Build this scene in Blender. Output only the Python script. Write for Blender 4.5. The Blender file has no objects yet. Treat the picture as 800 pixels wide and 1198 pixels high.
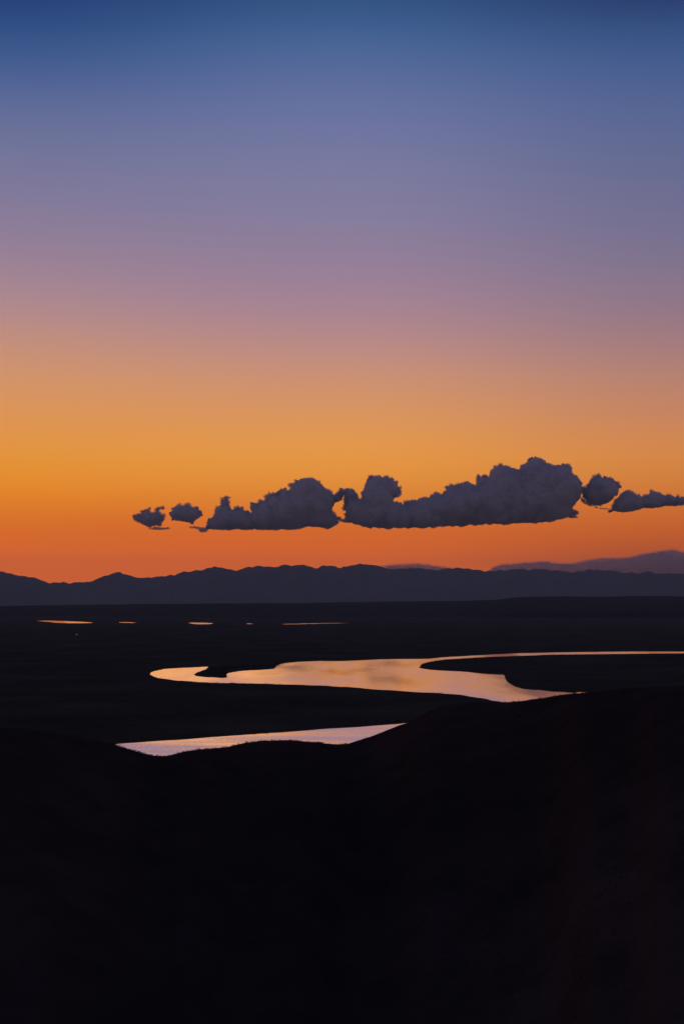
import bpy, bmesh, math, random
import numpy as np
from mathutils import Vector, noise, geometry

random.seed(7); rng = np.random.default_rng(7)
scene = bpy.context.scene
col = scene.collection
R = math.radians

# ------------------------------------------------------------------ camera
W, H = 800.0, 1198.0
F = 1664.0                      # focal length in photo pixels (50 mm on a 36 mm tall frame)
EYE = 150.0                     # eye height above the river plain
HOR = 703.0                     # row of the true horizon
PITCH = math.atan((HOR - H/2)/F)
cam_d = bpy.data.cameras.new('camera'); cam = bpy.data.objects.new('camera', cam_d); col.objects.link(cam)
cam_d.sensor_fit = 'VERTICAL'; cam_d.sensor_height = 36.0; cam_d.sensor_width = 24.0
cam_d.lens = 36.0*F/H
cam_d.clip_start = 0.1; cam_d.clip_end = 400000
cam.location = (0, 0, EYE); cam.rotation_euler = (math.pi/2 + PITCH, 0, 0)
scene.camera = cam

def ray(px, py):
    x = (px - W/2)/F; z = (H/2 - py)/F
    c, s = math.cos(PITCH), math.sin(PITCH)
    return Vector((x, c - z*s, s + z*c))
def on_plain(px, py, z=0.0):
    r = ray(px, py); t = (z - EYE)/r.z
    return Vector((r.x*t, r.y*t, z))
def slope_of(px, py):           # (azimuth, tangent of the elevation) of something seen in that direction
    r = ray(px, py)
    return math.atan2(r.x, r.y), r.z/math.hypot(r.x, r.y)
def at_plane(px, py, D):
    r = ray(px, py); t = D/r.y
    return r.x*t, EYE + r.z*t

def link(name, me, kind=None, label=None, cat=None, group=None, mat=None, smooth=True):
    o = bpy.data.objects.new(name, me); col.objects.link(o)
    if kind: o['kind'] = kind
    if label: o['label'] = label
    if cat: o['category'] = cat
    if group: o['group'] = group
    if mat: me.materials.append(mat)
    if smooth:
        me.polygons.foreach_set('use_smooth', [True]*len(me.polygons))
    return o

# ------------------------------------------------------------------ materials
def new_mat(name):
    m = bpy.data.materials.new(name); m.use_nodes = True
    nt = m.node_tree; nt.nodes.clear()
    return m, nt, nt.nodes.new('ShaderNodeOutputMaterial')
def noise_node(nt, scale, detail=4, vec=None, rough=.55):
    n = nt.nodes.new('ShaderNodeTexNoise'); n.inputs['Scale'].default_value = scale
    n.inputs['Detail'].default_value = detail; n.inputs['Roughness'].default_value = rough
    if vec is not None: nt.links.new(vec, n.inputs['Vector'])
    return n
def ramp_node(nt, fac, stops, ip='B_SPLINE', half=False):
    r = nt.nodes.new('ShaderNodeValToRGB'); r.color_ramp.interpolation = ip; nt.links.new(fac, r.inputs['Fac'])
    e = r.color_ramp.elements
    while len(e) > 1: e.remove(e[-1])
    if half: stops = [(p, tuple(v*.5 for v in c)) for p, c in stops]
    e[0].position = stops[0][0]; e[0].color = (*stops[0][1], 1)
    for p, c in stops[1:]:
        k = e.new(p); k.color = (*c, 1)
    return r

def land_mat(name, dark, light, dry, s1, s2, bump=1.0, bscale=1.5):
    m, nt, out = new_mat(name)
    g = nt.nodes.new('ShaderNodeNewGeometry')
    n1 = noise_node(nt, s1, 6, g.outputs['Position']); n2 = noise_node(nt, s2, 5, g.outputs['Position'], .65)
    r1 = ramp_node(nt, n1.outputs['Fac'], [(.35, dark), (.55, light), (.7, dry)])
    r2 = ramp_node(nt, n2.outputs['Fac'], [(.3, (.55, .55, .55)), (.7, (1.25, 1.25, 1.25))])
    mx = nt.nodes.new('ShaderNodeMix'); mx.data_type = 'RGBA'; mx.blend_type = 'MULTIPLY'; mx.inputs[0].default_value = 1
    nt.links.new(r1.outputs[0], mx.inputs[6]); nt.links.new(r2.outputs[0], mx.inputs[7])
    b = nt.nodes.new('ShaderNodeBsdfPrincipled'); nt.links.new(mx.outputs[2], b.inputs['Base Color'])
    b.inputs['Roughness'].default_value = 1; b.inputs['Specular IOR Level'].default_value = 0
    n3 = noise_node(nt, bscale, 6, g.outputs['Position'], .6)
    bp = nt.nodes.new('ShaderNodeBump'); bp.inputs['Strength'].default_value = .6; bp.inputs['Distance'].default_value = bump
    nt.links.new(n3.outputs['Fac'], bp.inputs['Height']); nt.links.new(bp.outputs[0], b.inputs['Normal'])
    nt.links.new(b.outputs[0], out.inputs[0])
    return m
M_ground = land_mat('sage_grassland', (.040, .038, .028), (.066, .060, .042), (.098, .084, .058), .004, .05, .5, .8)
nt = M_ground.node_tree                # the hill is bare reddish soil under dry grass; the valley floor is greener
pb = nt.nodes['Principled BSDF']; src = pb.inputs['Base Color'].links[0].from_socket
gm = nt.nodes.new('ShaderNodeNewGeometry'); sx = nt.nodes.new('ShaderNodeSeparateXYZ'); nt.links.new(gm.outputs['Position'], sx.inputs[0])
zr_ = nt.nodes.new('ShaderNodeMapRange'); zr_.inputs['From Min'].default_value = 5; zr_.inputs['From Max'].default_value = 30; nt.links.new(sx.outputs['Z'], zr_.inputs['Value'])
tn = nt.nodes.new('ShaderNodeMix'); tn.data_type = 'RGBA'; tn.blend_type = 'MULTIPLY'; tn.inputs[7].default_value = (1.0, .80, .95, 1)
tn.clamp_result = False
nt.links.new(zr_.outputs[0], tn.inputs[0]); nt.links.new(src, tn.inputs[6]); nt.links.new(tn.outputs[2], pb.inputs['Base Color'])
M_hill = land_mat('pine_foothills', (.014, .018, .013), (.020, .024, .017), (.034, .032, .022), .0012, .01, 6, .02)
M_mount = land_mat('hazed_forested_rock', (.060, .076, .085), (.095, .110, .120), (.140, .150, .158), .0004, .003, 40, .004)  # base colour lifted pale and bluish, standing in for part of the distance haze

def water_mat(name, WATER_R0, WATER_R1, sc, tint, f0=.38, f1=.60):
    m, nt, out = new_mat(name)
    g = nt.nodes.new('ShaderNodeNewGeometry')
    b = nt.nodes.new('ShaderNodeBsdfPrincipled')
    b.inputs['Base Color'].default_value = (.012, .016, .018, 1)
    b.inputs['IOR'].default_value = WATER_IOR; b.inputs['Metallic'].default_value = .92; b.inputs['Base Color'].default_value = tint
    mp = nt.nodes.new('ShaderNodeMapping'); mp.inputs['Scale'].default_value = sc
    mp.inputs['Rotation'].default_value = (0, 0, 0)
    nt.links.new(g.outputs['Position'], mp.inputs['Vector'])
    n = noise_node(nt, 1.0, 2.5, mp.outputs[0], .5)
    mr = nt.nodes.new('ShaderNodeMapRange'); mr.inputs['From Min'].default_value = f0; mr.inputs['From Max'].default_value = f1
    mr.inputs['To Min'].default_value = WATER_R0; mr.inputs['To Max'].default_value = WATER_R1
    nt.links.new(n.outputs['Fac'], mr.inputs['Value']); b.inputs['Roughness'].default_value = .11
    w = noise_node(nt, .6, 2, g.outputs['Position'])          # wavelets: slopes a few degrees, smaller in the calm lanes
    v1 = nt.nodes.new('ShaderNodeVectorMath'); v1.operation = 'SUBTRACT'; nt.links.new(w.outputs['Color'], v1.inputs[0]); v1.inputs[1].default_value = (.5, .75, .5)     # the faces turned to the viewer are the ones seen at this grazing angle
    v2 = nt.nodes.new('ShaderNodeVectorMath'); v2.operation = 'MULTIPLY'; nt.links.new(v1.outputs[0], v2.inputs[0]); v2.inputs[1].default_value = (.3, .28, 0)
    v3 = nt.nodes.new('ShaderNodeVectorMath'); v3.operation = 'SCALE'; nt.links.new(v2.outputs[0], v3.inputs[0]); nt.links.new(mr.outputs[0], v3.inputs['Scale'])
    v4 = nt.nodes.new('ShaderNodeVectorMath'); v4.operation = 'ADD'; nt.links.new(v3.outputs[0], v4.inputs[0]); v4.inputs[1].default_value = (0, 0, 1)
    v5 = nt.nodes.new('ShaderNodeVectorMath'); v5.operation = 'NORMALIZE'; nt.links.new(v4.outputs[0], v5.inputs[0]); nt.links.new(v5.outputs[0], b.inputs['Normal'])
    nt.links.new(b.outputs[0], out.inputs[0])
    return m
WATER_IOR = 1.33
M_water = water_mat('rippled_river_water', .16, .74, (.007, .0014, 0), (.86, .79, .95, 1), .34, .66)
M_pond = water_mat('shallow_muddy_water', .05, .3, (.004, .004, 0), (.62, .52, .50, 1))
M_reach = water_mat('wind_rippled_water', .28, .85, (.0035, .011, 0), (.98, .96, .98, 1), .36, .60)

def veil_mat(name, dens, c):
    m, nt, out = new_mat(name)
    v = nt.nodes.new('ShaderNodeVolumePrincipled'); v.inputs['Color'].default_value = (*c, 1)
    v.inputs['Density'].default_value = dens; v.inputs['Anisotropy'].default_value = .2
    nt.links.new(v.outputs[0], out.inputs['Volume'])
    return m
M_veil = veil_mat('vapour_veil', .009, (.97, .97, .97))
M_wisp_veil = veil_mat('wisp_veil', .009, (.97, .97, .97))
M_bank_veil = veil_mat('bank_veil', .0005, (.97, .97, .97))
def cloud_mat(name, albedo, soft0, soft1, thin=0.0, nscale=.0012, sss=1.0):
    m, nt, out = new_mat(name)
    g = nt.nodes.new('ShaderNodeNewGeometry')
    dt = nt.nodes.new('ShaderNodeBsdfPrincipled'); dt.inputs['Base Color'].default_value = (*albedo, 1); dt.inputs['Roughness'].default_value = 1
    dt.inputs['Specular IOR Level'].default_value = 0; dt.inputs['Subsurface Weight'].default_value = sss
    dt.inputs['Subsurface Radius'].default_value = (1, 1, 1); dt.inputs['Subsurface Scale'].default_value = 420
    tr = nt.nodes.new('ShaderNodeBsdfTransparent')
    lw = nt.nodes.new('ShaderNodeLayerWeight'); lw.inputs['Blend'].default_value = .5
    n = noise_node(nt, nscale, 4, g.outputs['Position'], .6)
    add = nt.nodes.new('ShaderNodeMath'); add.operation = 'MULTIPLY_ADD'; add.inputs[1].default_value = .35
    nt.links.new(n.outputs['Fac'], add.inputs[0]); nt.links.new(lw.outputs['Facing'], add.inputs[2])
    mr = nt.nodes.new('ShaderNodeMapRange'); mr.interpolation_type = 'SMOOTHSTEP'
    mr.inputs['From Min'].default_value = soft0 + .17; mr.inputs['From Max'].default_value = soft1 + .17
    mr.inputs['To Min'].default_value = thin; mr.inputs['To Max'].default_value = 1
    nt.links.new(add.outputs[0], mr.inputs['Value'])
    mx = nt.nodes.new('ShaderNodeMixShader'); nt.links.new(mr.outputs[0], mx.inputs[0])
    nt.links.new(dt.outputs[0], mx.inputs[1]); nt.links.new(tr.outputs[0], mx.inputs[2])
    nt.links.new(mx.outputs[0], out.inputs[0])
    return m
M_cloud = cloud_mat('cumulus_vapour', (.84, .87, .92), .9, 1.1)
M_wisp = cloud_mat('thin_vapour', (.92, .88, .86), .2, .9, .55)
M_bank = cloud_mat('distant_cloud_bank', (.86, .86, .88), .50, 1.0, .50)

# ------------------------------------------------------------------ water outlines (photo pixels, laid out on the plain)
river_px = [(175.7,788),(178,785.6),(183.7,783.7),(193,782),(205,781.2),(226,780.2),(244,779.4),(240,783),(230,787),(228,789),(231,790.6),(245,791.4),
 (264,792.4),(265,789),(268,786.6),(285,784),(300,783.4),(313,782.6),(321,781.6),(324,778.2),(331,775.6),(341,774.4),(358,773.4),(375,772.7),(400,772.9),(420,772),
 (445,770.9),(467.5,770.6),(500.8,770.2),(515,768.9),(539,767.3),(562.5,766),(586,764.7),(610,763.7),(657,762.8),(705,762.2),(752,761.8),(800,761.8),(860,762),(950,761),
 (950,763.6),(860,764.2),(800,764.4),(752,764.7),(705,765.2),(660,765.7),(634,766.2),(586,768),(562,769),(539,770.3),(520,771.6),(505.5,773.6),(496,776),(491,779.2),(492,781),(503,782.9),(520,784),
 (538.8,785),(556,786.6),(572,788),(581,788.2),(588.6,788.9),(590,791),(591,793.6),(593,797),(598,800),(603,802.6),(610,804.6),(621,806),(633.8,806.5),(645,808.3),(657.5,808.6),(668,809),(679,808.6),(695,810),
 (700,818),(680,829),(640,833),(605,831),(592,824),(583,820.8),(572,818.8),(556,815.8),(538.8,813),(520,811.4),(500,810.3),(467.5,808.4),(440,806.6),(417.5,804.6),(396,803.3),(375,802),(340,800.8),(311,799.9),
 (280,799.3),(247.5,798.8),(225,797.4),(205,795.8),(192,794.4),(183.7,792.7),(178,790.4)]
lower_px = [(134,869.6),(162.5,867),(205,864),(247.5,861),(290,858),(332.5,855.2),(375,852),(417.5,849.2),(460,846.2),(477,844.2),(492,842),(500,850),(485,872),(440,890),(380,897),(300,899),(220,899),(160,894),(135,880)]
def pond(x0, x1, y0, y1, t0, t1, skew=.5):
    pts = []; t0 *= .6; t1 *= .6
    n = 10
    for i in range(n+1):
        u = i/n; pts.append((x0 + (x1-x0)*u, y0 + (y1-y0)*u - (t0 + (t1-t0)*u)*math.sin(math.pi*u)**.6*skew*random.uniform(.8, 1.2)))
    for i in range(n-1, 0, -1):
        u = i/n; pts.append((x0 + (x1-x0)*u, y0 + (y1-y0)*u + (t0 + (t1-t0)*u)*math.sin(math.pi*u)**.6*(1-skew)*random.uniform(.8, 1.2)))
    return pts
ponds_px = [
 [(43,726.2),(55,725.9),(70,726.3),(85,726.8),(100,727.5),(109,728.2),(107,728.8),(95,729.0),(80,729.0),(66,728.6),(58,727.6),(50,727.0)],
 pond(138, 161, 728.0, 728.4, 1.6, 1.6),
 [(220,728.4),(230,728.3),(240,728.3),(250,729.0),(246,730.1),(236,730.4),(226,729.9)],
 pond(288, 296, 729.6, 729.7, 1.6, 1.6),
 pond(326, 413, 730.2, 728.6, 2.2, 1.0),
 pond(88.8, 91.4, 742, 742, 1.5, 1.5)]

def smooth_loop(pts, sub=4):
    n = len(pts); out = []
    for i in range(n):
        p0, p1, p2, p3 = [np.array(pts[(i+k) % n]) for k in (-1, 0, 1, 2)]
        for s in range(sub):
            t = s/sub
            m1 = (p2-p0)*.35; m2 = (p3-p1)*.35
            h = (2*t**3-3*t**2+1)*p1 + (t**3-2*t**2+t)*m1 + (-2*t**3+3*t**2)*p2 + (t**3-t**2)*m2
            out.append(h)
    return out
def world_loop(pts, jit):
    out = []
    for k, p in enumerate(smooth_loop(pts)):
        v = on_plain(p[0], p[1])
        d = math.hypot(v.x, v.y)
        j = jit
        v.x += j*noise.noise(Vector((k*.45, 3.1, 0))); v.y += j*3*noise.noise(Vector((k*.45, 9.7, 0)))
        out.append((v.x, v.y))
    return out
loops = [world_loop(river_px, 4), world_loop(lower_px, 2)] + [world_loop(p, 8) for p in ponds_px]
loops_np = [np.array(l) for l in loops]

def inside(poly, P):
    x, y = P[:, 0], P[:, 1]; res = np.zeros(len(P), bool)
    a = poly; b = np.roll(poly, -1, 0)
    for (x1, y1), (x2, y2) in zip(a, b):
        c = ((y1 > y) != (y2 > y))
        with np.errstate(divide='ignore', invalid='ignore'):
            xi = (x2-x1)*(y-y1)/(y2-y1) + x1
        res ^= c & (x < xi)
    return res

# ------------------------------------------------------------------ terrain
crest_px = [(-120,846),(-40,848),(0,851),(50,856),(95,862),(128,869.2),(134,871.6),(146,875),(158,878.2),(170,882),(180,884.2),(191,884.6),(200.7,883.4),(212,880),(226,877.3),(250,875.6),(268.7,873.6),(279,870.6),(290,868.7),(307,866.8),(324,865.8),
 (341,866),(358,867.4),(375,868.9),(388,870.8),(400.5,871.3),(410,869.4),(420,866.3),(434,861.6),(448.5,856),(462,850.6),(476,845.9),(490,839),(505,830),(520,825.5),(538,822.8),(560,821.8),(577,822.2),(591,821.9),(600,820.9),(612,819.8),
 (633.8,817),(655,814),(679,810.2),(700,808.4),(730,805.5),(765,803.5),(800,802),(860,800),(920,803)]
mount_px = [(-200,672),(-120,664),(-60,668),(-20,668),(0,669.5),(15,670),(22,672.5),(30,674.7),(38,676),(45,677.4),(56,681),(70,681.6),(86,682),(98,681),(109,679),(117,676),(124,673.6),(132,671),(139,670),(145,670.8),(150,672),(156,674.4),(161,675.6),(178,675.6),(195,674.5),(205,671.5),(214,669.6),(225,668.6),
 (236,666.5),(248,664.6),(259,662.6),(266,665),(274,667.6),(282,666.6),(290,663.6),(300,661.8),(315,662.8),(332,661.9),(350,661.6),(362,663),(371,663.8),(378,662.2),(385,661.4),(396,662.4),(406,663.5),(413,661.6),(420,660.6),(432.5,660.3),(443,662.8),(453.5,666),(468,664.6),(485,664),(500,665.5),(513,667),(522,665),(530.5,664.5),
 (555,666),(569,667.3),(590,666.4),(620,666.6),(640,666.8),(659,668),(669.5,670.6),(676,668),(684,666.8),(704,666.4),(716,668),(728,670),(750,669.4),(775,671),(800,671.5),(850,668),(920,673),(1000,668)]
foot_px = [(-200,708),(-60,709),(0,709),(75,707.6),(150,706.7),(230,706.2),(300,705.6),(380,705),(430,704.2),(515,703),(560,702.4),(586,701.2),(600,699.2),(620,698),(657,697.6),(700,698.2),(740,697.4),(800,697.6),(900,698),(1000,700)]
def interp(tab, jit=0.0):
    a = np.array([slope_of(*p) for p in tab]); o = np.argsort(a[:, 0])
    xs, ys = a[o, 0], a[o, 1]
    return lambda th: float(np.interp(th, xs, ys)) + jit*noise.fractal(Vector((th*F*.12, 2.2, jit)), .6, 2, 4)/F
crest_at, mount_at, foot_at = interp(crest_px), interp(mount_px, 2.2), interp(foot_px, .5)
def sst(a, b, x):
    t = min(1, max(0, (x-a)/(b-a))); return t*t*(3-2*t)

def ridge_col(th, ds, D, a, w, tan_t, amp, ns, seed, end=None):
    nz = np.array([amp*noise.fractal(Vector((math.sin(th)*d*ns, math.cos(th)*d*ns, seed)), .9, 2.1, 5) for d in ds])
    zc = EYE + D*tan_t
    sh = -a*(np.sqrt((ds-D)**2 + w*w) - w) + nz
    return sh, np.min(EYE + tan_t*ds - sh)
# azimuth columns: fine in the view, coarse all round
az = list(np.arange(-17, 17.01, .11)); az = [a for a in az]
az += [17+ (i+1)*2.0 for i in range(20)] + [-17-(i+1)*2.0 for i in range(20)] + [60+i*6 for i in range(1, 41)]
az = sorted(set(round(a, 3) for a in az if -180 < a <= 300))
az = [a for a in az if a < 300-0 and not (a > 302)]
ds1 = np.concatenate([[3, 8, 16, 30, 50, 80, 115, 150, 185, 215, 240], np.arange(262, 900, 11), np.arange(905, 1270, 26), [1300, 1400, 1550, 1750, 2000, 2300, 2650, 3000, 3400, 3800, 4300, 4800, 5500, 6300, 7200, 8200, 9400, 10800, 12500, 15000, 18000, 23000, 30000, 40000, 54000]])
verts2, zs = [], []
rc = []
for adeg in az:
    D = 600 + 90*noise.noise(Vector((adeg*.09, 1.3, 0))) + 30*noise.noise(Vector((adeg*.4, 5.3, 0)))
    rc.append(ridge_col(R(adeg), ds1, D, .2, 34, crest_at(R(adeg)), 2.6, .012, 2.0))
kk = np.hanning(9)[1:-1]; kk /= kk.sum()
zcr = np.convolve(np.pad([c[1] for c in rc], 3, 'edge'), kk, 'valid')
for k, adeg in enumerate(az):
    th = R(adeg)
    fade = 1 if abs(adeg) < 60 else 0
    D = 600 + 90*noise.noise(Vector((adeg*.09, 1.3, 0))) + 30*noise.noise(Vector((adeg*.4, 5.3, 0)))
    zr = rc[k][0] + zcr[k]
    for d, z in zip(ds1, zr):
        fine = .35*noise.noise(Vector((math.sin(th)*d*.09, math.cos(th)*d*.09, 8)))
        zcam = 148.3 - .015*d - .33*max(0, d-6) if d < 400 else -50
        z = z*(1 - sst(1050, 1240, d)) if z > 0 else 0
        x, y = math.sin(th)*d, math.cos(th)*d
        pl = .5*noise.fractal(Vector((x*.002, y*.002, 0)), 1, 2, 3) + .3
        if d > 5500: pl += sst(5500, 12000, d)*10*max(0, noise.fractal(Vector((x*.0004, y*.0004, 4)), 1, 2, 4))*sst(10500, 13000, d)
        zz = max(z, zcam, pl)
        if d < 1000: zz += fine*sst(0, 300, d)
        verts2.append((x, y)); zs.append(zz)
npts = len(verts2)
P = np.array(verts2)
# keep grid points away from the banks
keep = np.ones(npts, bool)
for lp in loops_np:
    keep &= ~inside(lp, P)
idx = np.nonzero(keep)[0]
pts = [Vector(verts2[i]) for i in idx] + [Vector((0, 0))]
zin = [zs[i] for i in idx] + [148.3]
edges = []
nfree = len(pts)
for lp in loops:
    s = len(pts)
    pts += [Vector(p) for p in lp]; zin += [0.0]*len(lp)
    edges += [(s+i, s+(i+1) % len(lp)) for i in range(len(lp))]
vo, eo, fo, ov, oe, of = geometry.delaunay_2d_cdt(pts, edges, [], 0, 1e-4)
zo = [zin[ov[i][0]] if ov[i] else 0.0 for i in range(len(vo))]
cent = np.array([[sum(vo[i][0] for i in f)/len(f), sum(vo[i][1] for i in f)/len(f)] for f in fo])
hole = np.zeros(len(fo), bool)
for lp in loops_np: hole |= inside(lp, cent)
gv = [(v[0], v[1], z) for v, z in zip(vo, zo)]
gf = [list(f) for f, h in zip(fo, hole) if not h]
for lp in loops:                      # the banks, dropping to below the water
    s = len(gv); n = len(lp)
    gv += [(x, y, 0.0) for x, y in lp] + [(x, y, -2.0) for x, y in lp]
    gf += [(s+i, s+(i+1) % n, s+n+(i+1) % n, s+n+i) for i in range(n)]
me = bpy.data.meshes.new('ground'); me.from_pydata(gv, [], gf); me.update()
link('ground', me, 'structure', 'dark sagebrush hill in front and the flat valley floor beyond the river', mat=M_ground)

def water(name, lp, label, mat=None):
    me = bpy.data.meshes.new(name); bm = bmesh.new()
    f = bm.faces.new([bm.verts.new((x, y, -.9)) for x, y in lp]); bm.normal_update()
    if f.normal.z < 0: f.normal_flip()
    bmesh.ops.triangulate(bm, faces=[f]); bm.to_mesh(me); bm.free()
    o = link(name, me, 'structure', label, mat=mat or M_water, smooth=False)
    return o
water('river', loops[0], 'broad river bend with a dark spit and a thin channel, reflecting the sunset')
water('river', loops[1], 'nearer river reach, pink and lavender, cut off by the dark hill', M_reach)
for lp, t in zip(loops[2:], ['widest far pond at the left, glowing orange', 'thin far pond second from the left', 'short bright orange far pond', 'tiny far pond beside the short orange one', 'long thin far pond in the middle', 'tiny speck of water below the far ponds']):
    water('pond', lp, t, M_pond)

def range_mesh(name, az0, az1, step, ds, Dc, a, w, tan_f, amp, ns, seed, mat, label, sm=5):
    cols = np.arange(az0, az1+step/2, step); V = []; info = []; zcs = []
    for adeg in cols:
        th = R(adeg); D = Dc*(1 + .05*noise.noise(Vector((adeg*.15, seed, 0))))
        nz = np.array([amp*noise.ridged_multi_fractal(Vector((math.sin(th)*d*ns, math.cos(th)*d*ns, seed)), .9, 2.1, 6, 1.0, 2.0) for d in ds]) - amp
        sh = -a*(np.sqrt((ds-D)**2 + w*w) - w) + nz
        info.append(sh); t = tan_f(th)
        zcs.append(np.min(EYE + t*ds - sh))       # the height that makes this column just reach the skyline
    k5 = np.hanning(sm+2)[1:-1]; k5 /= k5.sum(); zcs = np.convolve(np.pad(zcs, sm//2, 'edge'), k5, 'valid')
    for adeg, sh, zc in zip(cols, info, zcs):
        th = R(adeg); V += [(math.sin(th)*d, math.cos(th)*d, max(zz, -12.0)) for d, zz in zip(ds, sh + zc)]
    n = len(ds); Fc = [(i*n+j, (i+1)*n+j, (i+1)*n+j+1, i*n+j+1) for i in range(len(cols)-1) for j in range(n-1)]
    me = bpy.data.meshes.new(name); me.from_pydata(V, [], Fc); me.update()
    bm = bmesh.new(); bm.from_mesh(me); bmesh.ops.recalc_face_normals(bm, faces=bm.faces)
    if sum(f.normal.z for f in bm.faces) < 0: bmesh.ops.reverse_faces(bm, faces=bm.faces)
    bm.to_mesh(me); bm.free()
    return link(name, me, 'structure', label, mat=mat)
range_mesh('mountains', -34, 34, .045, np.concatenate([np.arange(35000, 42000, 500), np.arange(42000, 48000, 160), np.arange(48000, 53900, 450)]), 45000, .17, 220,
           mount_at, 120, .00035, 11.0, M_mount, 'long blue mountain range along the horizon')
range_mesh('foothills', -40, 40, .12, np.arange(12500, 21500, 300.), 16500, .045, 900,
           foot_at, 14, .0012, 21.0, M_hill, 'low dark foothills in front of the mountains')

# ------------------------------------------------------------------ scrub on the near hill and along the banks
from bisect import bisect_left
def scrub(name, spots, label, mat, leaves=14):
    V, Fc = [], []
    for x, y, z, h, r in spots:
        for _ in range(leaves):
            a = random.uniform(0, 2*math.pi); rr = r*random.random()**.5; hz = h*(1-.55*(rr/r)**2)*random.uniform(.35, 1)
            cx, cy, cz = x+math.cos(a)*rr, y+math.sin(a)*rr, z + hz*.75
            s = h*random.uniform(.16, .34)
            n = Vector((random.gauss(0, 1), random.gauss(0, 1), random.gauss(0, 1))).normalized()
            u = n.orthogonal().normalized()*s; w_ = n.cross(u)
            b = len(V); c = Vector((cx, cy, cz))
            V += [c-u, c-w_*.6, c+u, c+w_*.6+Vector((0, 0, s*.4))]; Fc.append((b, b+1, b+2, b+3))
        b = len(V); V += [(x-.06*h, y, z-.3), (x+.06*h, y, z-.3), (x, y, z+.7*h)]; Fc.append((b, b+1, b+2))
    me = bpy.data.meshes.new(name); me.from_pydata(V, [], Fc); me.update()
    return link(name, me, 'stuff', label, mat=mat, smooth=False)
ground = bpy.data.objects['ground']
from mathutils.bvhtree import BVHTree
bvh = BVHTree.FromPolygons(gv, gf)
def gz(x, y):
    h = bvh.ray_cast(Vector((x, y, 400)), Vector((0, 0, -1)))
    return h[0].z if h[0] else 0
M_sage = land_mat('sagebrush_leaves', (.070, .068, .050), (.095, .085, .065), (.12, .10, .08), .4, 3, .05, 6)
M_willow = land_mat('willow_leaves', (.020, .030, .014), (.034, .044, .020), (.050, .052, .028), .02, .2, .1, 2)
spots = []
while len(spots) < 9000:
    th = R(random.uniform(-15.5, 15.5)); d = 300 + 480*random.random()**.8
    x, y = math.sin(th)*d, math.cos(th)*d
    if noise.noise(Vector((x*.02, y*.02, 5))) < random.uniform(-.5, .25): continue
    h = random.uniform(.3, .9); spots.append((x, y, gz(x, y), h, h*random.uniform(.6, 1)))
scrub('sagebrush', spots, 'low dark sagebrush scattered over the near hillside', M_sage, 10)
spots = []
spit = [(246,782),(258,780),(275,778.6),(300,777.6),(318,776.6),(330,774.6),(342,773.6),(343,774.3),(331,776.2),(324,779),(312,780.8),(296,781.6),(275,782.8),(262,786),(262,790),(246,789.4),(234,788.4),(244,784)]
sp = np.array(spit)
while len(spots) < 260:
    p = np.array([[random.uniform(230, 343), random.uniform(773, 791)]])
    if not inside(sp, p)[0]: continue
    v = on_plain(*p[0]); h = random.uniform(2, 7)*random.uniform(.5, 1)
    spots.append((v.x, v.y, -.2, h, h*random.uniform(1, 2)))
for lp, n in ((loops[0], 420), (loops[1], 60)):
    for _ in range(n):
        i = random.randrange(len(lp)); a, b = lp[i], lp[(i+1) % len(lp)]; t = random.random()
        x, y = a[0]+(b[0]-a[0])*t, a[1]+(b[1]-a[1])*t
        dx, dy = b[0]-a[0], b[1]-a[1]; L = math.hypot(dx, dy) or 1
        s = random.uniform(3, 16)
        for sg in (1, -1):
            q = np.array([[x - dy/L*s*sg, y + dx/L*s*sg]])
            if not any(inside(l, q)[0] for l in loops_np) and math.hypot(*q[0]) > 1400:
                h = random.uniform(.8, 2.6); spots.append((q[0][0], q[0][1], 0, h, h*random.uniform(1, 2.4))); break
scrub('willow_scrub', spots, 'dark willow scrub on the spit and along the river banks', M_willow, 16)

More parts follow.
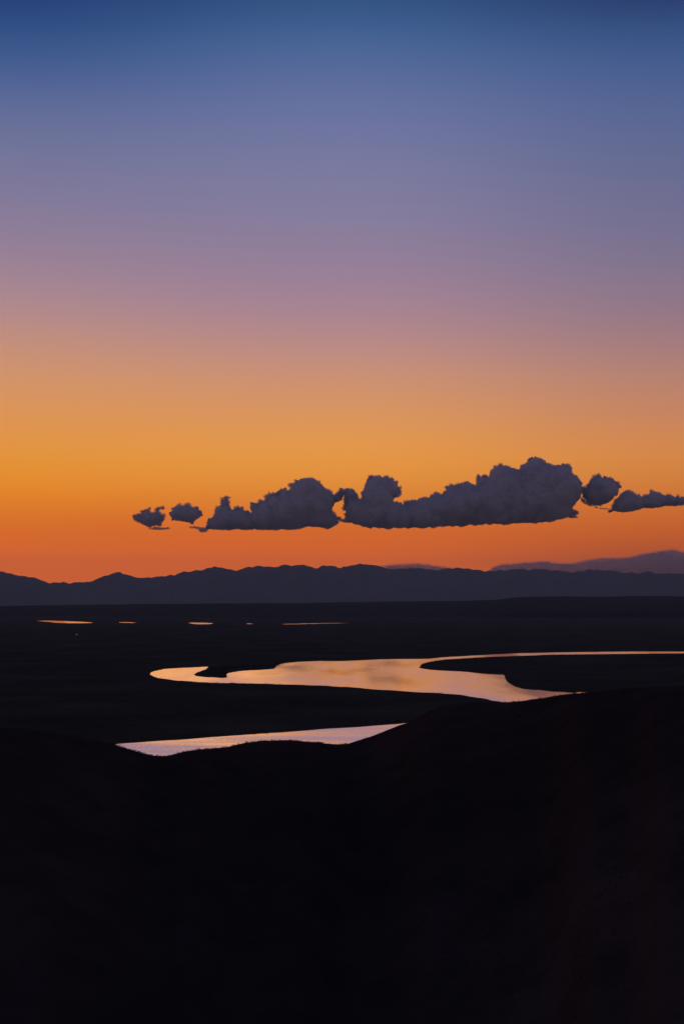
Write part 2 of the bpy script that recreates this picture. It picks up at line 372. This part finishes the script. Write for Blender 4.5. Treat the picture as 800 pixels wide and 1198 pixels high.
# ------------------------------------------------------------------ clouds
ico = bmesh.new(); bmesh.ops.create_icosphere(ico, subdivisions=2, radius=1)
ICO_V = np.array([v.co[:] for v in ico.verts]); ICO_F = np.array([[v.index for v in f.verts] for f in ico.faces]); ico.free()
def edge_dist(poly, P):
    a = poly; b = np.roll(poly, -1, 0); best = np.full(len(P), 1e9)
    for p, q in zip(a, b):
        d = q-p; t = np.clip(((P-p)@d)/max(d@d, 1e-9), 0, 1)
        best = np.minimum(best, np.hypot(*(P - (p + t[:, None]*d)).T))
    return best
def cloud(name, outline, D, label, mat, n, rmax=14, depth=1.0, vox=1.0, rough=1.0, seed=1, squash=1.0, rmin=.7, group=None, floret=1.0, shrink=2.4):
    """Cumulus: spheres packed through the cloud's body, fused into one skin, then broken up by fractal noise."""
    r_ = np.random.default_rng(seed); poly = np.array(outline, float)
    u = D/F                                  # metres per photo pixel at that distance
    lo, hi = poly.min(0), poly.max(0)
    C = []
    cand = r_.uniform(lo, hi, (n*30, 2)); cand = cand[inside(poly, cand)]
    dist = edge_dist(poly, cand)
    mx = dist.max()
    order = np.argsort(-dist)
    big = order[:max(6, n//6)]; 
    big = r_.choice(order[:max(12, len(order)//2)], min(len(order), n//3)); small = r_.choice(order, min(len(order), n))
    for i in np.concatenate([big, small]):
        r = min(dist[i]*squash + .2, rmax)*r_.uniform(.75, 1.0)
        if r < rmin: continue
        dm = depth*math.sqrt(dist[i]*mx)
        C.append((cand[i][0], cand[i][1], r_.uniform(-1, 1)*dm, r))
    for p, q in zip(poly, np.roll(poly, -1, 0)):        # florets round the rim
        L_ = np.hypot(*(q-p)); nrm = np.array([q[1]-p[1], -(q[0]-p[0])])/max(L_, 1e-6)
        if inside(poly, (p+q)[None]/2 + nrm[None]*.3)[0]: nrm = -nrm
        up = nrm[1] < .35
        want = L_*(.42 if up else .25)*floret*(0 if mat is M_wisp else 1)
        for _ in range(int(want) + (r_.random() < want % 1)):
            r = r_.choice([1.2, 1.9, 2.7, 3.6, 4.8], p=[.25, .28, .25, .14, .08]) if up else r_.uniform(.7, 1.2)
            r *= min(1, .45+mx/14)
            c_ = p + (q-p)*r_.random() - nrm*r*(r_.uniform(.15, .75) if up else r_.uniform(.6, 1))
            dz = r_.uniform(-.5, .5)*depth*math.sqrt(r*mx)
            C.append((c_[0], c_[1], dz, r))
            for _2 in range(4 if up else 0):             # smaller puffs budding from each one
                a_ = r_.uniform(-1.3, 1.3); ca, sa = math.cos(a_), math.sin(a_)
                dr = np.array([nrm[0]*ca - nrm[1]*sa, nrm[0]*sa + nrm[1]*ca]); r2 = r*r_.uniform(.32, .6)
                C.append((c_[0]+dr[0]*r*.78, c_[1]+dr[1]*r*.78, dz + r_.uniform(-.5, .5)*r, max(r2, .45)))
    V, Fc = [], []
    for k, (x, y, dz, r) in enumerate(C):
        X, Z = at_plane(x, y, D)
        j = 1 + .18*r_.standard_normal((1, 3))
        V.append(ICO_V*r*u*np.clip(j, .75, 1.2)*np.array([1, 1, .95]) + np.array([X, D + dz*u, Z])); Fc.append(ICO_F + k*len(ICO_V))
    V = np.concatenate(V); Fc = np.concatenate(Fc)
    org = np.array([V[:, 0].mean(), D, V[:, 2].min()])
    me = bpy.data.meshes.new(name); me.from_pydata((V-org).tolist(), [], Fc.tolist()); me.update()
    o = bpy.data.objects.new(name, me); col.objects.link(o)
    md = o.modifiers.new('r', 'REMESH'); md.mode = 'VOXEL'; md.voxel_size = vox*u
    dg = bpy.context.evaluated_depsgraph_get(); m2 = bpy.data.meshes.new_from_object(o.evaluated_get(dg)); o.modifiers.clear()
    o.data = m2; bpy.data.meshes.remove(me); m2.name = name
    co = np.empty(len(m2.vertices)*3, np.float32); m2.vertices.foreach_get('co', co); co = co.reshape(-1, 3)
    no = np.empty(len(m2.vertices)*3, np.float32); m2.vertex_normals.foreach_get('vector', no); no = no.reshape(-1, 3)
    out = co.copy()
    for i in range(len(co)):
        p = Vector(co[i])/u
        q = p + Vector((seed, 0, 0))
        a = (.22-abs(noise.noise(q*.10)))*3.6 + (.22-abs(noise.noise(q*.22)))*3.4 + (.2-abs(noise.noise(q*.5)))*1.3 + noise.noise(q*1.1)*.35
        a -= .25
        if no[i][2] < -.3: a *= .35
        out[i] += no[i]*a*u*rough
    m2.vertices.foreach_set('co', out.ravel()); m2.update()
    m2.materials.clear(); m2.materials.append(mat)
    if True:    # an opaque heart inside a thin veil of vapour
        nv = len(co); fs = [tuple(p.vertices) for p in m2.polygons]
        inner = out - no*u*(.7 if mat is M_wisp else shrink)
        m3 = bpy.data.meshes.new(name)
        m3.from_pydata(np.concatenate([out, inner]).tolist(), [], fs + [tuple(i+nv for i in f) for f in fs]); m3.update()
        m3.materials.append({M_cloud: M_veil, M_bank: M_bank_veil, M_wisp: M_wisp_veil}[mat]); m3.materials.append(mat)
        m3.polygons.foreach_set('material_index', [0]*len(fs) + [1]*len(fs))
        o.data = m3; bpy.data.meshes.remove(m2); m2 = m3; m2.name = name
    m2.polygons.foreach_set('use_smooth', [True]*len(m2.polygons))
    o.location = org; o['label'] = label; o['category'] = 'cloud'
    if group: o['group'] = group
    return o
DC = 62000.
CG = 'row of dark cumulus clouds over the mountains'
cloud('cumulus_cloud', [(160,607.6),(162,602),(166,602.6),(167,597.6),(171,594.6),(175,596),(176.6,600),(180,601),(182.6,596.4),(186,595.5),(188,600),(192,603),(193,608),(189,611),(187,615),(180,615.6),(176,618),(169,615.6),(165,612.6),(161,612)], DC,
      'small ragged dark cloud at the left end of the row', M_cloud, 160, vox=.55, rough=.8, seed=3, group=CG)
cloud('cloud_wisp', [(154.5,601.5),(158.5,600.5),(161,604),(159,608.5),(155.5,607.5)], DC, 'tiny reddish wisp left of the leftmost dark cloud', M_wisp, 30, vox=.4, rough=.6, seed=5, rmin=.4)
cloud('cloud_wisp', [(187,594),(190,590.5),(194,592),(193,596),(189,597.5)], DC, 'tiny faint wisp on the top right of the leftmost dark cloud', M_wisp, 30, vox=.4, rough=.6, seed=6, rmin=.4)
cloud('cumulus_cloud', [(198,602),(200,596),(206,593),(212,592),(222,592.4),(230,593.5),(235,597),(236,602),(233,606),(228,610),(225,613),(220,611),(210,610),(202,609)], DC,
      'small oval dark cloud second from the left', M_cloud, 160, vox=.55, rough=.55, seed=8, group=CG)
cloud('cloud_wisp', [(170,617),(182,616),(196,616.4),(203,618),(196,620),(184,620.6),(174,619.6)], DC, 'thin flat grey wisp under the leftmost dark cloud', M_wisp, 90, vox=.45, rough=.5, seed=9, rmin=.4)
cloud('cloud_wisp', [(216,617),(226,615.2),(238,616),(247,618),(242,620),(230,619.4)], DC, 'thin flat wisp under the oval dark cloud', M_wisp, 90, vox=.45, rough=.5, seed=10, rmin=.4)
cloud('cloud_wisp', [(231,621),(234,617.6),(239,616.8),(243.5,619),(243,623),(236,623.4)], DC, 'small brownish puff at the lower left corner of the mid cloud', M_wisp, 40, vox=.45, rough=.6, seed=12, rmin=.4)
cloud('cumulus_cloud', [(241,619),(243,613),(244,607),(249,605),(252,602),(253,594),(258,591),(261,584),(265,582),(268,590),(270,597),(275,595),(280,593.4),(286,595),(290,600),(294,602),(295,598),(291.5,590),(295,587.6),(300,589.6),(303,592.6),(305,587),(309,585),(313,588),(314,581),(317,577.6),(322,577.4),(325,580.6),(326,574),(331,570.4),(336,571.8),(340,575),(341,569.6),(344,567),(346,562),(350,560),(354,560.2),(362,560),(371,561),(376,567),(381,572),(387,576),(392,580),(395,577),(400,574),(402,580),(399,586),(392,589),(388,593),(388,599),(392,603),(399,606),(397,611),(392,616),(384,618.4),(376,618),(371,616.4),(360,616),(352,618.4),(335,620),(300,619.8),(270,619.6),(252,620.4)], DC,
      'mid sized dark cloud with a flat base and a dome rising at its right', M_cloud, 1100, seed=14, rough=.9, vox=.55, group=CG)
cloud('cloud_wisp', [(255,583),(259,581),(266,580.4),(271,581),(270,583.6),(262,584)], DC, 'thin flat cap above the pointed left tower of the mid cloud', M_wisp, 40, vox=.45, rough=.5, seed=15, rmin=.4)
cloud('cumulus_cloud', [(402,611),(404,604),(403,596),(404,586),(402,578),(405,573),(412,572),(416,576),(418,583),(422,584),(424,576),(427,567),(430,560),(436,556.6),(445,558),(455,559),(462,560),(464,567),(468,576),(467,582),(459,584),(461,587.4),(474,588.6),(478,586),(484,585.4),(488,587),(491,584),(497,583.6),(501,585),(503,580),(508,576.8),(514,577),(518,580),(519,573),(523,568.4),(530,568),(534,571),(536,565.6),(542,563),(548,563.8),
 (552,567.6),(557,568),(559,560),(563,556),(569,556.4),(572,558.6),(574,550),(579,546),(586,544.4),(592,545.4),(596,549.4),(603,550),(608,549),(611,543),(616,540),(619,536),(628,535),(636,540),(645,545),(655,545),(661,542.6),(666,545),(669,556),(677,562),(679,573),(677,583),(673,589),(668,594),(674,601),(670,604),(660,607),(640,610.6),(600,612.6),(560,614),(520,615.6),(480,617.6),(440,618),(424,617),(414,613)], DC,
      'largest dark cloud, a narrow tower at its left and a broad dome at its right', M_cloud, 2200, rmax=16, vox=.62, seed=21, rough=1.0, group=CG)
cloud('cloud_wisp', [(389,604),(398,607),(408,606),(418,608),(414,612),(400,611.4),(391,608)], DC-300, 'thin grey strand joining the mid cloud and the largest cloud', M_wisp, 70, vox=.45, rough=.5, seed=22, rmin=.4)
cloud('cloud_wisp', [(392,580),(397,575),(404,571.5),(411,570),(409,574),(402,579),(399,584),(394,585)], DC, 'pale curled wisp above the gap beside the largest cloud', M_wisp, 90, vox=.45, rough=.7, seed=24, rmin=.4)
cloud('cloud_wisp', [(662,603),(668,598),(674,596),(677,600),(672,603),(679,605),(672,606.6),(664,606)], DC, 'ragged shreds under the right end of the largest cloud', M_wisp, 90, vox=.45, rough=.8, seed=25, rmin=.4)
cloud('cumulus_cloud', [(680.6,576),(682,570.6),(687,570),(687,564),(692,561.6),(695,558.6),(702,556.4),(707,559),(712,558),(717,561.6),(718.6,564.6),(723.6,565),(725.6,571),(722,574),(722.4,580),(716,583),(713,588),(706,589),(703,593),(697,591),(690,589.6),(687,584),(682,583)], DC,
      'round dark cloud right of the largest one', M_cloud, 220, vox=.5, seed=31, rough=.6, group=CG)
cloud('cloud_wisp', [(676,583),(680,580),(685,584),(692,590),(700,593),(707,594),(716,594),(712,597),(700,595.6),(690,593),(682,589)], DC+400, 'faint pinkish wisp under the round dark cloud', M_wisp, 120, vox=.45, rough=.7, seed=33, rmin=.4)
cloud('cumulus_cloud', [(711,598),(716,591),(722,583),(727,577),(733,574.6),(740,576),(744,580.6),(755,581),(762,576.6),(768,574.8),(774,579),(784,579.6),(792,582),(802,584),(816,586),(822,589),(812,591.6),(800,591),(790,593),(778,592.4),(768,594.4),(752,594.6),(742,598),(728,599.4)], DC,
      'low lumpy dark cloud at the right end of the row', M_cloud, 420, vox=.5, seed=35, rough=.6, group=CG)
DB = 88000.
cloud('cloud_bank', [(436,672),(442,662),(452,659.8),(464,658.6),(478,658),(490,657.8),(502,659),(514,661),(528,663),(546,665),(560,672)], DB,
      'low faint cloud bank just over the middle of the mountain ridge', M_bank, 900, vox=.8, seed=41, rough=.25, depth=1.5, rmin=.8, floret=0)
cloud('cloud_bank', [(566,674),(570,666),(574,663),(581,660.6),(590,658.4),(606,657.4),(623,656.6),(635,655),(643,656.6),(655,657.4),(671,658),(678,656),(686,653.6),(698,652.4),(710,651.4),(722,652),(734,651.4),(743,649),(752,647),(762,645.6),(770,644.4),(778,643),(785,641.6),(791,643),(797,645.6),(812,643),(840,640),(880,644),(900,674)], DB,
      'long low cloud bank rising to the right above the mountains', M_bank, 3500, vox=.9, seed=43, rough=.3, depth=1.2, rmin=.8, floret=0)

# ------------------------------------------------------------------ haze
bm = bmesh.new(); bmesh.ops.create_cube(bm, size=1)
for v in bm.verts:
    v.co.x *= 114000; v.co.y = v.co.y*114000; v.co.z = -14 if v.co.z < 0 else 1800
me = bpy.data.meshes.new('haze'); bm.to_mesh(me); bm.free()
m, nt, out = new_mat('evening_air'); pv = nt.nodes.new('ShaderNodeVolumePrincipled')
pv.inputs['Color'].default_value = (.72, .92, 1, 1); pv.inputs['Density'].default_value = 1.45e-5; pv.inputs['Anisotropy'].default_value = 0.0
nt.links.new(pv.outputs[0], out.inputs['Volume'])
link('haze', me, 'stuff', 'thin bluish evening air over the valley', mat=m, smooth=False)

# ------------------------------------------------------------------ sky
def srgb(c):
    if max(c) < 3: return tuple(c)
    return tuple(((v/255)/12.92 if v/255 <= .04045 else ((v/255+.055)/1.055)**2.4) for v in c)
ROWS = [0, 50, 100, 150, 200, 250, 300, 350, 400, 450, 500, 540, 580, 620, 650, 700]
SKY_L = [(0.0161, 0.0369, 0.1729), (0.0256, 0.0840, 0.2407), (0.0674, 0.1200, 0.3136), (0.1365, 0.1692, 0.3338), (0.1898, 0.1929, 0.3474), (0.2471, 0.2120, 0.3469), (0.3250, 0.2302, 0.3289), (0.4267, 0.2645, 0.3172), (0.5913, 0.3023, 0.2316), (0.7532, 0.3415, 0.1513), (0.8951, 0.3538, 0.0829), (0.9663, 0.3733, 0.0333), (1.0707, 0.3129, 0.0050), (0.9796, 0.1894, 0.0001), (1.3350, 0.2342, 0.0001), (1.1511, 0.1872, 0.0001)]
SKY_M = [(0.0307, 0.0915, 0.2433), (0.0622, 0.1361, 0.3250), (0.1180, 0.1654, 0.3589), (0.1657, 0.1883, 0.3775), (0.2084, 0.2102, 0.3706), (0.2492, 0.2210, 0.3657), (0.3145, 0.2279, 0.3433), (0.3995, 0.2454, 0.3321), (0.5362, 0.2823, 0.2671), (0.7232, 0.3312, 0.1749), (0.8827, 0.3618, 0.0935), (1.0003, 0.3929, 0.0513), (0.9609, 0.3017, 0.0263), (0.9322, 0.1701, 0.0003), (1.2663, 0.2199, 0.0001), (1.0766, 0.1749, 0.0001)]
SKY_R = [(0.0188, 0.0284, 0.1200), (0.0336, 0.0873, 0.2382), (0.0675, 0.1223, 0.3014), (0.1042, 0.1419, 0.3028), (0.1358, 0.1547, 0.3049), (0.1726, 0.1696, 0.3038), (0.2101, 0.1803, 0.2987), (0.2816, 0.1974, 0.2732), (0.3771, 0.2132, 0.2397), (0.5471, 0.2578, 0.1814), (0.7097, 0.2722, 0.1101), (0.8606, 0.3101, 0.0592), (0.8156, 0.2309, 0.0308), (0.8461, 0.1569, 0.0005), (0.7596, 0.1276, 0.0005), (0.6359, 0.1045, 0.0004)]
w = bpy.data.worlds.new('World'); scene.world = w; w.use_nodes = True
nt = w.node_tree; nt.nodes.clear()
N = nt.nodes.new; L = nt.links.new
out = N('ShaderNodeOutputWorld'); bg = N('ShaderNodeBackground'); L(bg.outputs[0], out.inputs[0])
tc = N('ShaderNodeTexCoord'); sep = N('ShaderNodeSeparateXYZ'); L(tc.outputs['Generated'], sep.inputs[0])
def mth(op, a, b=None, clamp=False):
    n = N('ShaderNodeMath'); n.operation = op; n.use_clamp = clamp
    for i, v in enumerate((a, b)):
        if v is None: continue
        if isinstance(v, (int, float)): n.inputs[i].default_value = v
        else: L(v, n.inputs[i])
    return n.outputs[0]
el = mth('ARCSINE', sep.outputs['Z'])
fac = mth('POWER', mth('DIVIDE', mth('MAXIMUM', el, 0.0), math.pi/2), .5)
def sm(x): return mth('MULTIPLY', mth('MULTIPLY', x, x), mth('SUBTRACT', 3.0, mth('MULTIPLY', x, 2.0)))
def elev(row): return math.atan((H/2 - row)/F) + PITCH
def stops(tab, up):
    s = [(math.sqrt(max(elev(r), 0)/(math.pi/2)), srgb(c)) for r, c in zip(ROWS, tab)]
    s = sorted(s) + [(math.sqrt(e/90.), c) for e, c in up]
    return s
UP = [(30, (.016, .044, .135)), (45, (.010, .028, .095)), (90, (.006, .017, .060))]
rl, rm, rr = [ramp_node(nt, fac, stops(t, UP), half=True) for t in (SKY_L, SKY_M, SKY_R)]
east = ramp_node(nt, fac, [(0, (.085, .080, .105)), (.2, (.185, .118, .138)), (.33, (.22, .135, .165)), (.5, (.11, .095, .155)), (.75, (.018, .036, .105)), (1, (.006, .017, .060))], half=True)
azm = mth('ARCTAN2', sep.outputs['X'], sep.outputs['Y'])
m0 = N('ShaderNodeMix'); m0.data_type = 'RGBA'; L(sm(mth('ADD', mth('DIVIDE', azm, R(14.5)), 1.0, clamp=True)), m0.inputs[0]); L(rl.outputs[0], m0.inputs[6]); L(rm.outputs[0], m0.inputs[7])
m1 = N('ShaderNodeMix'); m1.data_type = 'RGBA'; L(sm(mth('DIVIDE', azm, R(14.5), clamp=True)), m1.inputs[0]); L(m0.outputs[2], m1.inputs[6]); L(rr.outputs[0], m1.inputs[7])
SUN_AZ = R(-6)
da = mth('ABSOLUTE', mth('SUBTRACT', azm, SUN_AZ))
mr = N('ShaderNodeMapRange'); mr.interpolation_type = 'SMOOTHSTEP'; L(da, mr.inputs['Value'])
mr.inputs['From Min'].default_value = R(24); mr.inputs['From Max'].default_value = R(120)
m2 = N('ShaderNodeMix'); m2.data_type = 'RGBA'; L(mr.outputs[0], m2.inputs[0]); L(m1.outputs[2], m2.inputs[6]); L(east.outputs[0], m2.inputs[7])
low = N('ShaderNodeMapRange'); low.interpolation_type = 'SMOOTHSTEP'; L(el, low.inputs['Value']); low.inputs['From Min'].default_value = R(-1.2); low.inputs['From Max'].default_value = 0
m3 = N('ShaderNodeMix'); m3.data_type = 'RGBA'; L(low.outputs[0], m3.inputs[0]); m3.inputs[6].default_value = (.004, .004, .006, 1); L(m2.outputs[2], m3.inputs[7])
L(m3.outputs[2], bg.inputs['Color']); bg.inputs['Strength'].default_value = 2.0
w.cycles.sampling_method = 'MANUAL'; w.cycles.sample_map_resolution = 512

# the last afterglow, skimming in from where the sun went down
sd = bpy.data.lights.new('sun', 'SUN'); sd.energy = .012; sd.angle = R(10); sd.color = (1, .55, .25)
so = bpy.data.objects.new('sun', sd); col.objects.link(so)
so.rotation_euler = Vector((math.sin(SUN_AZ), math.cos(SUN_AZ), math.tan(R(3)))).to_track_quat('Z', 'Y').to_euler()

# ------------------------------------------------------------------ render settings
vs = scene.view_settings; vs.view_transform = 'Standard'; vs.look = 'None'; vs.exposure = 0; vs.gamma = 1; vs.use_curve_mapping = False
scene.render.engine = 'CYCLES'
cy = scene.cycles
cy.max_bounces = 6; cy.diffuse_bounces = 2; cy.glossy_bounces = 2; cy.transparent_max_bounces = 12; cy.volume_bounces = 4
cy.use_denoising = True
scene.render.film_transparent = False
